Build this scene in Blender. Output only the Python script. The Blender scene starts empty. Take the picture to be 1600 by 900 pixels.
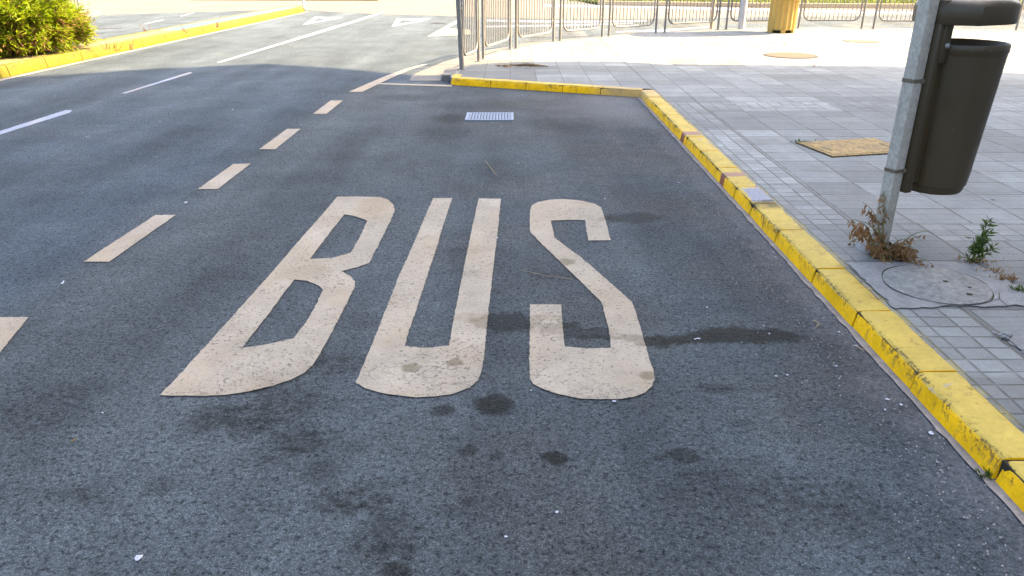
import bpy, bmesh, math, random
from mathutils import Vector, Matrix
R = math.radians
random.seed(7)
S = bpy.context.scene
COL = S.collection

# ------------------------------------------------------------------ camera facts
F, HC, PITCH = 1186.0, 1.5, math.atan(515 / 1186)
_c, _s = math.cos(PITCH), math.sin(PITCH)
def G(x, y, z=0.0):
    """ground point (metres) seen at photograph pixel x, y on the level z"""
    dx, dy = (x - 800) / F, -(y - 450) / F
    d = (dx, _c + dy * _s, -_s + dy * _c)
    t = (z - HC) / d[2]
    return Vector((d[0] * t, d[1] * t, z))

PZ = 0.08            # pavement level

# ------------------------------------------------------------------ node helper
class Mat:
    def __init__(s, name, rough=0.8, spec=0.3, metal=0.0):
        s.m = bpy.data.materials.new(name); s.m.use_nodes = True
        s.t = s.m.node_tree; s.N = s.t.nodes; s.L = s.t.links
        s.b = s.N['Principled BSDF']
        s.b.inputs['Roughness'].default_value = rough
        s.b.inputs['Specular IOR Level'].default_value = spec
        s.b.inputs['Metallic'].default_value = metal
    def put(s, sock, v):
        if isinstance(v, bpy.types.NodeSocket): s.L.new(v, sock)
        elif v is not None:
            if isinstance(v, tuple) and len(v) == 3 and sock.type == 'RGBA': v = (*v, 1)
            sock.default_value = v
    def pos(s):
        return s.N.new('ShaderNodeTexCoord').outputs['Object']
    def normal(s):
        return s.N.new('ShaderNodeNewGeometry').outputs['Normal']
    def xyz(s, v):
        n = s.N.new('ShaderNodeSeparateXYZ'); s.put(n.inputs[0], v); return n.outputs
    def comb(s, x, y, z=0.0):
        n = s.N.new('ShaderNodeCombineXYZ')
        for i, v in enumerate((x, y, z)): s.put(n.inputs[i], v)
        return n.outputs[0]
    def ma(s, op, a, b=None, c=None):
        n = s.N.new('ShaderNodeMath'); n.operation = op
        for i, v in enumerate((a, b, c)): s.put(n.inputs[i], v)
        return n.outputs[0]
    def mul(s, *a):
        r = a[0]
        for v in a[1:]: r = s.ma('MULTIPLY', r, v)
        return r
    def add(s, *a):
        r = a[0]
        for v in a[1:]: r = s.ma('ADD', r, v)
        return r
    def vm(s, op, a, b=None, scale=None):
        n = s.N.new('ShaderNodeVectorMath'); n.operation = op
        s.put(n.inputs[0], a)
        if b is not None: s.put(n.inputs[1], b)
        if scale is not None: s.put(n.inputs['Scale'], scale)
        return n.outputs['Value'] if op in ('LENGTH', 'DISTANCE', 'DOT_PRODUCT') else n.outputs[0]
    def noise(s, v, scale, detail=3, rough=0.55, color=False):
        n = s.N.new('ShaderNodeTexNoise'); s.put(n.inputs['Vector'], v)
        n.inputs['Scale'].default_value = scale; n.inputs['Detail'].default_value = detail
        n.inputs['Roughness'].default_value = rough
        return n.outputs['Color' if color else 'Fac']
    def voro(s, v, scale, feature='F1', out='Distance'):
        n = s.N.new('ShaderNodeTexVoronoi'); n.feature = feature; s.put(n.inputs['Vector'], v)
        n.inputs['Scale'].default_value = scale
        return n.outputs[out]
    def white(s, v):
        n = s.N.new('ShaderNodeTexWhiteNoise'); n.noise_dimensions = '3D'; s.put(n.inputs['Vector'], v)
        return n.outputs['Value']
    def ramp(s, x, a, b, lo=0.0, hi=1.0, smooth=True):
        n = s.N.new('ShaderNodeMapRange'); n.interpolation_type = 'SMOOTHSTEP' if smooth else 'LINEAR'
        for i, v in zip((0, 1, 2, 3, 4), (x, a, b, lo, hi)): s.put(n.inputs[i], v)
        return n.outputs[0]
    def mix(s, f, a, b):
        n = s.N.new('ShaderNodeMix'); n.data_type = 'RGBA'
        s.put(n.inputs[0], f); s.put(n.inputs[6], a); s.put(n.inputs[7], b)
        return n.outputs[2]
    def scale(s, col, f):
        return s.vm('SCALE', col, scale=f)
    def mapped(s, v, loc=(0, 0, 0), rot=(0, 0, 0), sc=(1, 1, 1), kind='TEXTURE'):
        n = s.N.new('ShaderNodeMapping'); n.vector_type = kind
        s.put(n.inputs[0], v); n.inputs[1].default_value = loc; n.inputs[2].default_value = rot; n.inputs[3].default_value = sc
        return n.outputs[0]
    def color(s, v): s.put(s.b.inputs['Base Color'], v)
    def rough(s, v): s.put(s.b.inputs['Roughness'], v)
    def bump(s, h, dist=0.004, strength=1.0):
        n = s.N.new('ShaderNodeBump'); s.put(n.inputs['Height'], h)
        n.inputs['Distance'].default_value = dist; n.inputs['Strength'].default_value = strength
        s.L.new(n.outputs[0], s.b.inputs['Normal'])

def simple(name, col, rough=0.6, spec=0.4, metal=0.0, var=0.25, sc=12.0, bump=0.0, bsc=60.0):
    m = Mat(name, rough, spec, metal)
    p = m.pos()
    f = m.ramp(m.noise(p, sc, 5, 0.6), 0.25, 0.75, 1 - var, 1 + var, False)
    m.color(m.scale(col, f))
    if bump: m.bump(m.noise(p, bsc, 3), bump)
    return m.m

# ------------------------------------------------------------------ stains shared by asphalt and paint
# x, y, half length x, half length y, rotation, strength
def spot(px, py, wx, wy, strength, rot=0):
    c = G(px, py); a = G(px - wx, py); b = G(px, py - wy); d = G(px, py + wy)
    return (c.x, c.y, abs(c.x - a.x), abs(b.y - d.y) / 2, rot, strength)
STAINS = [spot(773, 632, 30, 16, .85), spot(690, 641, 18, 9, .7), spot(866, 716, 20, 10, .85),
          spot(1066, 712, 26, 12, .6), spot(1032, 717, 14, 7, .4), spot(778, 712, 12, 7, .5), spot(729, 706, 14, 8, .55),
          spot(735, 784, 18, 9, .5), spot(620, 890, 22, 12, .7), spot(828, 694, 12, 5, .4), spot(1098, 742, 14, 6, .4),
          spot(990, 340, 44, 8, .6), spot(945, 343, 30, 5, .4), spot(786, 502, 52, 14, .75), spot(900, 518, 60, 6, .55), spot(1030, 534, 45, 7, .85),
          spot(1160, 524, 95, 12, .85), spot(1090, 530, 60, 8, .7), spot(955, 527, 70, 5, .75), spot(865, 510, 40, 6, .7), spot(1120, 608, 40, 8, .4), spot(1150, 660, 30, 8, .3),
          spot(410, 640, 130, 40, .38, .3), spot(470, 690, 60, 30, .42, .2), spot(560, 780, 80, 34, .42), spot(420, 600, 60, 24, .25),
          spot(520, 570, 70, 24, .35), spot(600, 850, 80, 40, .35), spot(330, 655, 44, 22, .42), spot(500, 735, 40, 24, .42), spot(545, 700, 36, 14, .3), spot(610, 815, 44, 22, .4), spot(400, 665, 50, 18, .4), spot(130, 770, 60, 24, .25), spot(250, 760, 30, 18, .3), spot(700, 800, 30, 12, .3), spot(60, 640, 90, 60, .25),
          spot(730, 390, 60, 7, .2), spot(700, 185, 30, 8, .4), spot(690, 207, 50, 9, .3), spot(900, 190, 90, 16, .38), spot(840, 165, 130, 12, .3),
          spot(1030, 210, 60, 14, .25), spot(640, 152, 60, 6, .35), spot(660, 560, 30, 12, .28), spot(1170, 770, 120, 60, .22), spot(1300, 800, 90, 60, .22),
          spot(1330, 560, 40, 40, .25), spot(860, 430, 60, 8, .22)]
def stain_field(m, p):
    nz = m.vm('SUBTRACT', m.noise(p, 11, 5, .7, True), (.5, .5, .5))
    flat = m.vm('MULTIPLY', p, (1, 1, 0))
    pds = [m.vm('ADD', flat, m.vm('MULTIPLY', nz, (a, a, 0))) for a in (.07, .22)]
    keep = None
    grain = m.ramp(m.noise(p, 24, 6, .8), .36, .62, 1.0, .22)
    speck = m.ramp(m.noise(p, 120, 3, .7), .35, .65, 1.0, .8)
    for (x, y, rx, ry, ro, st) in STAINS:
        l = m.vm('LENGTH', m.mapped(pds[1 if rx > .1 else 0], (x, y, 0), (0, 0, ro), (rx * 1.25, ry * 1.25, 1)))
        k = m.ramp(l, .62 if st > .5 else .2, 1.03, 1 - min(.97, st * (2.2 if rx > .1 and st < .5 else 1.12)), 1.0)
        k = m.ma('SUBTRACT', 1.0, m.mul(m.ma('SUBTRACT', 1.0, k), grain if rx > .1 and st < .5 else speck))
        keep = k if keep is None else m.mul(keep, k)
    return keep           # 1 clean .. 0 black

# ------------------------------------------------------------------ materials
def asphalt():
    m = Mat('asphalt', .9, .12)
    p = m.pos(); x, y, z = m.xyz(p)
    keep = stain_field(m, p)
    # newer bay against the older lane, the joint runs along the dashed line
    edge = m.ma('SUBTRACT', x, m.ma('MULTIPLY_ADD', y, .048, -2.49))
    bay = m.ramp(m.add(edge, m.mul(m.ma('SUBTRACT', m.noise(p, 2.2, 4), .5), .5)), -.25, .25)
    bay = m.mul(bay, m.ramp(y, 10.0, 10.1, 1, 0))
    base = m.mix(bay, (.065, .081, .099), (.078, .089, .095))
    warm = m.mul(m.ramp(m.noise(p, .9, 4, .6), .4, .62), m.ramp(x, -1.5, 1.4, .15, 1.0))
    base = m.mix(m.mul(warm, .8), base, (.084, .086, .080))
    cells = m.voro(p, 200, 'F1', 'Color')
    st = m.xyz(cells)[0]
    stone = m.ramp(m.ma('POWER', st, 1.6), 0, 1, .70, 1.46, False)
    crack = m.ramp(m.voro(p, 200, 'DISTANCE_TO_EDGE'), 0.0, .17, .55, 1.0)
    pit_n = m.noise(p, 52, 4, .7)
    pits = m.mul(m.ramp(pit_n, .34, .47, .42, 1.0), m.ramp(m.noise(p, 44, 4, .75), .33, .42, .5, 1.0))
    mid = m.ramp(m.noise(p, 13, 6, .72), .3, .7, .86, 1.15, False)
    big = m.ramp(m.noise(p, 1.5, 5, .62), .3, .7, .80, 1.2, False)
    # long worn bands where tyres run
    wear = m.ramp(m.noise(m.mapped(p, sc=(.9, 9, 1)), 1.6, 3, .5), .3, .7, .75, 1.24, False)
    f = m.mul(stone, crack, pits, mid, big, wear)
    f = m.mul(f, 1.26)
    col = m.scale(base, f)
    col = m.mix(keep, m.vm('MULTIPLY', col, (.15, .14, .10)), col)
    # pale dust along the kerb foot and the end of the bay
    dn = m.noise(p, 5, 5, .65)
    dust = m.ramp(m.ma('SUBTRACT', m.add(x, m.mul(m.ma('SUBTRACT', dn, .5), .5)), 1.25), 0, .25, 0, .5)
    dust = m.mul(dust, m.ramp(x, 1.6, 1.62, 1, 0))
    d2 = m.ramp(m.vm('LENGTH', m.mapped(m.vm('ADD', p, m.vm('SCALE', m.noise(p, 2, 4, .6, True), scale=.8)), (1.5, 8.9, .4), (0, 0, 0), (1.1, 1.5, 5))), .2, 1.1, .55, 0)
    dust = m.ma('MAXIMUM', dust, d2)
    dust = m.mul(dust, m.ramp(m.noise(p, 40, 4, .7), .3, .6, .3, 1))
    col = m.mix(dust, col, (.19, .185, .19))
    # white grains
    fl = m.ramp(m.voro(p, 42, 'F1'), .05, .09, 1, 0)
    fl = m.mul(fl, m.ramp(m.xyz(m.voro(p, 42, 'F1', 'Color'))[1], .86, .88))
    col = m.mix(m.mul(fl, .55), col, (.42, .42, .42))
    m.color(col)
    h = m.add(m.mul(m.voro(p, 200, 'DISTANCE_TO_EDGE'), 1.1), m.mul(st, .5), m.mul(m.ramp(pit_n, .3, .55), .9), m.mul(m.noise(p, 22, 3), .8))
    m.bump(h, .0055, 1.0)
    m.rough(m.ramp(keep, 0, 1, .7, .92))
    return m.m

def paint(name, c1, wear=.5, crackle=1.0):
    m = Mat(name, .75, .3)
    p = m.pos(); x, y, z = m.xyz(p)
    keep = stain_field(m, p)
    big = m.ramp(m.noise(p, 3.2, 6, .68), .3, .7, .74, 1.16, False)
    fine = m.ramp(m.noise(p, 110, 4, .7), .3, .7, .84, 1.14, False)
    col = m.scale(c1, m.mul(big, fine))
    tint = m.ramp(m.noise(p, 1.7, 3), .42, .62)
    col = m.mix(m.mul(tint, .4), col, (.29, .215, .13))
    for qx, qy, qw, qh in ((886, 410, 12, 5), (643, 576, 15, 8), (711, 568, 12, 6), (1012, 589, 14, 7), (855, 497, 24, 5), (585, 322, 26, 14), (480, 428, 40, 14), (735, 498, 26, 8)):
        sx, sy, rx, ry, _, _ = spot(qx, qy, qw, qh, 1)
        l = m.vm('LENGTH', m.mapped(m.vm('ADD', m.vm('MULTIPLY', p, (1, 1, 0)), m.vm('MULTIPLY', m.vm('SUBTRACT', m.noise(p, 16, 5, .7, True), (.5, .5, .5)), (.06, .06, 0))), (sx, sy, 0), (0, 0, 0), (rx * 1.2, ry * 1.2, 1)))
        col = m.mix(m.ramp(l, .6, 1.05, .8 if qw < 20 else .45, 0), col, (.13, .10, .055) if qw < 20 else (.22, .165, .10))
    # worn pits where the stone shows
    pit = m.ramp(m.add(m.noise(p, 62, 4, .72), m.mul(m.ma('SUBTRACT', m.noise(p, 2.5, 3), .5), .22 * wear)), .585, .645)
    pit = m.mul(pit, wear)
    # crazed cracks, denser toward the near end
    wp = m.vm('ADD', p, m.vm('SCALE', m.noise(p, 18, 3, .6, True), scale=.09))
    ck = m.ramp(m.voro(m.mapped(wp, sc=(1.6, 1, 1)), 14, 'DISTANCE_TO_EDGE'), .006, .03, 1, 0)
    ck = m.mul(ck, m.ramp(m.add(m.noise(p, 3.7, 3), m.ramp(y, 2.45, 3.3, .10, -.05, False)), .51, .62), crackle)
    dark = m.ma('MAXIMUM', m.mul(pit, .85), m.mul(ck, .75))
    col = m.mix(dark, col, (.075, .065, .05))
    k2 = m.ramp(keep, .2, 1.0, .55, 0, False)
    col = m.mix(k2, col, m.vm('MULTIPLY', col, (.42, .36, .26)))
    m.color(col)
    m.bump(m.add(m.noise(p, 90, 3), m.mul(dark, -1.0)), .003, .8)
    return m.m

def tiles():
    m = Mat('pavement_tiles', .72, .3)
    p = m.pos()
    jit = m.vm('SCALE', m.vm('SUBTRACT', m.noise(p, 3.1, 2, .5, True), (.5, .5, .5)), scale=.018)
    pj = m.vm('ADD', p, jit)
    x, y, z = m.xyz(pj)
    band = m.mul(m.ramp(x, 1.985, 1.99, 1, 0), m.ramp(y, 8.28, 8.285, 1, 0))
    for a, b in ((3.92, 4.21), (7.85, 8.28), (12.0, 12.4)):
        cross = m.mul(m.ramp(y, a, a + .004), m.ramp(y, b, b + .004, 1, 0))
        band = m.ma('MAXIMUM', band, cross)
    def grid(px, py, ox, oy, w):
        u = m.ma('SUBTRACT', x, ox); v = m.ma('SUBTRACT', y, oy)
        lu = m.ramp(m.ma('PINGPONG', u, px / 2), w * .35, w, 1, 0)
        lv = m.ramp(m.ma('PINGPONG', v, py / 2), w * .35, w, 1, 0)
        cell = m.comb(m.ma('FLOOR', m.ma('DIVIDE', u, px)), m.ma('FLOOR', m.ma('DIVIDE', v, py)))
        return (m.ma('MAXIMUM', lu, lv), m.ma('MAXIMUM', m.mul(lu, .45), lv)), m.white(cell)
    big, tb = grid(.34, .295, 2.69, 4.21, .009)
    sml, ts = grid(.122, .095, 1.755, 3.81, .0065)
    pan, tp = grid(1.02, .885, 2.35, 4.21, .004)
    l1 = m.mul(m.ramp(m.ma('ABSOLUTE', m.ma('SUBTRACT', x, 1.985)), .004, .009, 1, 0), m.ramp(y, 8.6, 8.7, 1, 0))
    l2 = m.mul(m.ramp(m.ma('ABSOLUTE', m.ma('SUBTRACT', x, 2.36)), .005, .011, 1, 0), m.ramp(y, 4.22, 4.23, 1, 0))
    l0 = m.ramp(m.ma('ABSOLUTE', m.ma('SUBTRACT', x, 1.69)), .003, .007, 1, 0)
    fade = m.ramp(m.noise(p, 6, 4, .65), .35, .6, .35, 1)
    sml = m.mix(band, sml[1], sml[0]); big = big[0]
    line = m.ma('MAXIMUM', m.mul(big, m.ma('SUBTRACT', 1.0, band)), m.mul(sml, m.ramp(band, 0, 1, .40, 1.0)))
    line = m.ma('MAXIMUM', m.mul(line, fade), m.ma('MAXIMUM', m.ma('MAXIMUM', l1, l2), l0))
    t_big = m.ramp(tb, 0, 1, .84, 1.12, False)
    t_sml = m.ramp(ts, 0, 1, .84, 1.16, False)
    tone = m.add(m.mul(t_big, m.ma('SUBTRACT', 1.0, band)), m.mul(m.mul(t_sml, 1.17), band))
    tone = m.mul(tone, m.ramp(tp, 0, 1, .68, 1.2, False))
    tone = m.mul(tone, m.ramp(m.noise(p, 1.1, 5, .65), .3, .7, .74, 1.2, False), m.ramp(m.noise(p, 70, 4, .7), .3, .7, .86, 1.12, False), m.ramp(m.noise(p, 9, 4, .65), .3, .7, .9, 1.08, False))
    col = m.scale((.168, .172, .162), tone)
    gum = m.mul(m.ramp(m.voro(p, 2.6, 'F1'), .03, .06, 1, 0), m.ramp(m.xyz(m.voro(p, 2.6, 'F1', 'Color'))[0], .45, .5))
    col = m.mix(m.mul(gum, .6), col, (.06, .055, .05))
    soil = m.ramp(m.noise(p, 2.3, 4, .6), .52, .68)
    col = m.mix(m.mul(soil, .3), col, (.12, .11, .085))
    drip = m.mul(m.ramp(m.noise(p, 7.5, 5, .75), .60, .70), m.ramp(m.noise(p, .8, 3), .4, .6))
    col = m.mix(m.mul(drip, .45), col, (.075, .07, .06))
    col = m.mix(m.mul(line, .92), col, m.mix(m.noise(p, 8), (.06, .055, .045), (.10, .09, .07)))
    # yellow overspray beside the kerb
    ov = m.mul(m.ramp(m.add(x, m.mul(m.noise(p, 14, 4), .05)), 1.70, 1.735, 1, 0), m.ramp(m.noise(p, 9, 3), .38, .6, .1, .75), m.ramp(y, 9.0, 9.1, 1, 0))
    col = m.mix(ov, col, (.26, .21, .07))
    m.color(col)
    m.bump(m.add(m.mul(line, -1.5), m.mul(m.noise(p, 70, 4), .5), m.mul(tb, .25), m.mul(m.mul(ts, band), .35)), .006, .8)
    return m.m

def kerb_paint(name='yellow_kerb_paint', bands=True, y1=(.88, .455, .0), top=(.45, .315, .058)):
    m = Mat(name, .7, .2)
    p = m.pos(); x, y, z = m.xyz(p)
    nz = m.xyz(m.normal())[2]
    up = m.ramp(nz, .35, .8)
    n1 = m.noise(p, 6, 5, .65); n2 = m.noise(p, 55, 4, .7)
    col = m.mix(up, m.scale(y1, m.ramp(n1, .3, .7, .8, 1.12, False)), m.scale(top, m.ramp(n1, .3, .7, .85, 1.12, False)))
    col = m.scale(col, m.ramp(n2, .3, .7, .9, 1.08, False))
    # scuffed, dirty arris
    ar = m.mul(m.ramp(nz, .15, .4), m.ramp(nz, .93, .99, 1, 0))
    ar = m.mul(ar, m.ramp(m.add(m.noise(p, 48, 5, .75), m.mul(m.ma('SUBTRACT', m.noise(p, 5, 2), .5), .5)), .525, .62))
    dirt = m.mul(m.ramp(m.noise(m.mapped(p, sc=(1, 1, 3)), 20, 5, .75), .54, .72), .7)
    col = m.mix(dirt, col, (.17, .10, .03))
    col = m.mix(m.mul(ar, .85), col, (.10, .07, .03))
    # paint lost on top
    loss = m.mul(m.ramp(m.noise(p, 5.2, 6, .7), .64, .68), up)
    col = m.mix(m.mul(loss, .75), col, (.24, .235, .24))
    if bands:
        wob = m.mul(m.ma('SUBTRACT', m.noise(p, 30, 3), .5), .05)
        yy = m.add(y, wob)
        for a, b, c in ((5.24, 5.36, (.20, .055, .035)), (6.60, 6.76, (.20, .055, .035))):
            k = m.mul(m.ramp(yy, a, a + .01), m.ramp(yy, b - .01, b, 1, 0))
            col = m.mix(m.mul(k, m.ramp(up, 0, 1, .95, .8)), col, m.mix(up, c, (.25, .125, .115)))
        wob = m.add(m.mul(m.ma('SUBTRACT', m.noise(p, 13, 5, .7), .5), .22), wob)
        k = m.mul(m.ramp(m.add(yy, wob), 4.62, 4.64), m.ramp(m.add(yy, wob, wob), 4.95, 4.98, 1, 0), up)
        k = m.mul(k, m.ramp(m.add(x, m.mul(wob, .5)), 1.53, 1.54))
        col = m.mix(k, col, m.scale((.22, .22, .245), m.ramp(n2, .3, .7, .85, 1.15)))
        k = m.mul(m.ramp(yy, 4.45, 4.55), m.ramp(yy, 4.66, 4.68, 1, 0), m.ramp(m.add(z, m.mul(n2, .05)), .07, .09), m.ramp(n1, .35, .55))
        col = m.mix(m.mul(k, .8), col, (.05, .04, .02))
        k = m.ramp(m.vm('LENGTH', m.mapped(m.vm('ADD', p, m.vm('SCALE', m.noise(p, 20, 3, .6, True), scale=.05)), (1.64, 1.90, .1), (0, 0, 0), (.05, .07, .2))), .6, .8, 1, 0)
        col = m.mix(m.mul(k, .8), col, (.22, .22, .24))
        # faded ochre end stones at the inner corner
        k = m.mul(m.ramp(yy, 8.3, 9.0), m.ramp(x, .85, 1.25))
        col = m.mix(m.mul(k, .75), col, (.36, .25, .12))
    m.color(col)
    m.bump(m.add(m.mul(n2, .5), m.noise(p, 12, 3), m.mul(ar, -.8)), .004, .7)
    return m.m

def concrete(name, c, sc=3.0, var=.18, joint=None):
    m = Mat(name, .8, .25)
    p = m.pos()
    f = m.mul(m.ramp(m.noise(p, sc, 5, .65), .3, .7, 1 - var, 1 + var, False), m.ramp(m.noise(p, 80, 4, .7), .3, .7, .82, 1.15, False))
    col = m.scale(c, f)
    col = m.mix(m.mul(m.ramp(m.noise(p, 14, 5, .7), .6, .72), .4), col, (.10, .09, .075))
    m.color(col); m.bump(m.noise(p, 90, 4), .003, .7)
    return m.m

def galvanised():
    m = Mat('galvanised_steel', .55, .4, .1)
    p = m.pos()
    sp = m.voro(m.mapped(p, sc=(1, 1, 1.6)), 95, 'F1', 'Color')
    f = m.mul(m.ramp(m.xyz(sp)[0], 0, 1, .82, 1.1, False), m.ramp(m.noise(p, 7, 5, .65), .3, .7, .8, 1.12, False))
    col = m.scale((.37, .34, .285), f)
    rust = m.ramp(m.add(m.noise(m.mapped(p, sc=(1, 1, 3)), 14, 5, .7), m.ramp(m.xyz(p)[2], .1, .3, .12, 0)), .66, .78)
    col = m.mix(m.mul(rust, .6), col, (.16, .10, .06))
    m.color(col); m.bump(m.noise(p, 60, 3), .001, .5)
    return m.m

def plastic():
    m = Mat('olive_brown_plastic', .4, .38)
    p = m.pos()
    f = m.ramp(m.noise(m.mapped(p, sc=(1, 1, 4)), 6, 5, .6), .3, .7, .85, 1.18, False)
    col = m.scale((.049, .034, .016), f)
    sc = m.ramp(m.noise(m.mapped(p, rot=(.3, .2, 0), sc=(1, 1, 12)), 30, 3, .6), .68, .74)
    col = m.mix(m.mul(sc, .25), col, (.14, .13, .11))
    sp = m.ramp(m.voro(p, 9, 'F1'), .03, .05, 1, 0)
    col = m.mix(m.mul(sp, .25), col, (.25, .24, .2))
    m.color(col)
    m.rough(m.ramp(m.noise(p, 14, 4),   .3, .7, .32, .5, False))
    m.bump(m.noise(p, 240, 2), .0006, .5)
    return m.m

def leafmat(name, a, b, rough=.5, trans=.35):
    m = Mat(name, rough, .35)
    p = m.pos()
    n = m.N.new('ShaderNodeObjectInfo')
    col = m.mix(m.ramp(m.noise(p, 5, 3), .35, .65), a, b)
    col = m.scale(col, m.ramp(m.noise(p, 40, 2), .3, .7, .7, 1.3, False))
    m.color(col)
    tr = m.N.new('ShaderNodeBsdfTranslucent'); m.put(tr.inputs[0], col)
    mx = m.N.new('ShaderNodeMixShader'); mx.inputs[0].default_value = trans
    out = m.N['Material Output']
    m.L.new(m.b.outputs[0], mx.inputs[1]); m.L.new(tr.outputs[0], mx.inputs[2]); m.L.new(mx.outputs[0], out.inputs[0])
    return m.m

M = dict(
    asphalt=asphalt(),
    letter=paint('worn_cream_paint', (.30, .252, .187), .85, .6),
    dash=paint('worn_pale_paint', (.275, .232, .176), .6, .3),
    white=paint('white_road_paint', (.20, .225, .29), .4, .1),
    tiles=tiles(), kerb=kerb_paint(),
    median=kerb_paint('median_kerb_paint', False, (.112, .096, .002), (.105, .095, .012)),
    footing=concrete('kerb_footing_concrete', (.22, .19, .165), 9, .3),
    gutter=concrete('gutter_concrete', (.145, .133, .115)),
    slab=concrete('slab_concrete', (.19, .185, .175), 7, .28),
    cover=concrete('cover_concrete', (.18, .175, .158), 30, .38),
    gap=simple('dark_joint', (.04, .034, .022), .95, .1),
    far_road=concrete('far_road_surface', (.115, .10, .082), .6, .12),
    blue=concrete('pale_blue_concrete', (.065, .105, .145), 3, .1),
    sand=concrete('median_sand', (.16, .13, .06), 4, .2),
    galv=galvanised(), plastic=plastic(),
    barrier=simple('barrier_steel', (.20, .192, .175), .5, .4, .2, .2, 9),
    tan=simple('tan_column_paint', (.50, .32, .085), .7, .3, 0, .15, 6, .002),
    drum=simple('drum_panel', (.45, .42, .36), .6, .3, 0, .1, 2),
    lamp=simple('grey_pole_paint', (.50, .49, .48), .5, .4, .1, .12, 5),
    brownpost=simple('brown_post_paint', (.42, .33, .22), .6, .3, .1, .15, 8),
    rust=None, grate=None,
    wall=simple('building_render', (.55, .50, .43), .85, .2, 0, .1, 1.2, .003, 30),
    glass=simple('window_glass', (.04, .05, .06), .08, .6, 0, .1, 2),
    frame=simple('window_frame', (.6, .6, .58), .5, .4, 0, .05, 4),
    leaf=leafmat('oleander_leaf', (.18, .26, .005), (.24, .27, .010), .5, .5),
    leafdry=leafmat('dry_leaf', (.27, .14, .05), (.17, .09, .035), .8, .2),
    stem=simple('woody_stem', (.14, .10, .055), .85, .2, 0, .3, 20),
    greenstem=simple('green_stem', (.13, .125, .04), .7, .3, 0, .3, 20),
    weed=leafmat('weed_leaf', (.055, .095, .014), (.095, .13, .022)),
    grass=leafmat('lawn_leaf', (.075, .11, .015), (.11, .11, .025)),
    lawn=simple('lawn_soil', (.085, .10, .02), .9, .1, 0, .3, 4),
    paper=simple('white_paper', (.40, .41, .44), .8, .2, 0, .1, 30),
    twig=simple('dry_twig', (.25, .19, .11), .85, .2, 0, .3, 30),
    grit=simple('pale_grit', (.26, .24, .22), .9, .2, 0, .4, 60),
    chrome=simple('bolt_steel', (.5, .5, .48), .3, .5, .8, .1, 40),
    orange=simple('yellow_leaf', (.16, .10, .008), .7, .3, 0, .2, 60),
    cracked=simple('hairline_crack', (.085, .08, .068), .95, .1),
    strap=simple('strap_steel', (.13, .105, .07), .6, .4, .3, .2, 20),
    worn=simple('faint_skid', (.042, .044, .048), .9, .2, 0, .2, 10),
    rubber=simple('rubber_mark', (.022, .02, .02), .9, .2, 0, .2, 10),
)
def rusty():
    m = Mat('rusty_cover_steel', .8, .3, .1); p = m.pos()
    col = m.mix(m.ramp(m.noise(p, 9, 5, .7), .35, .65), (.34, .215, .07), (.22, .145, .06))
    ch = m.voro(m.mapped(p, rot=(0, 0, .78)), 30, 'F1')
    col = m.scale(col, m.ramp(ch, .1, .6, .7, 1.1))
    col = m.mix(m.mul(m.ramp(m.noise(p, 30, 4, .7), .55, .7), .5), col, (.09, .06, .035))
    m.color(col); m.bump(m.add(ch, m.mul(m.noise(p, 50), .6)), .004, .8)
    return m.m
M['rust'] = rusty()
M['grate'] = simple('cast_grate_metal', (.19, .215, .27), .55, .4, .1, .2, 20, .002)

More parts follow.
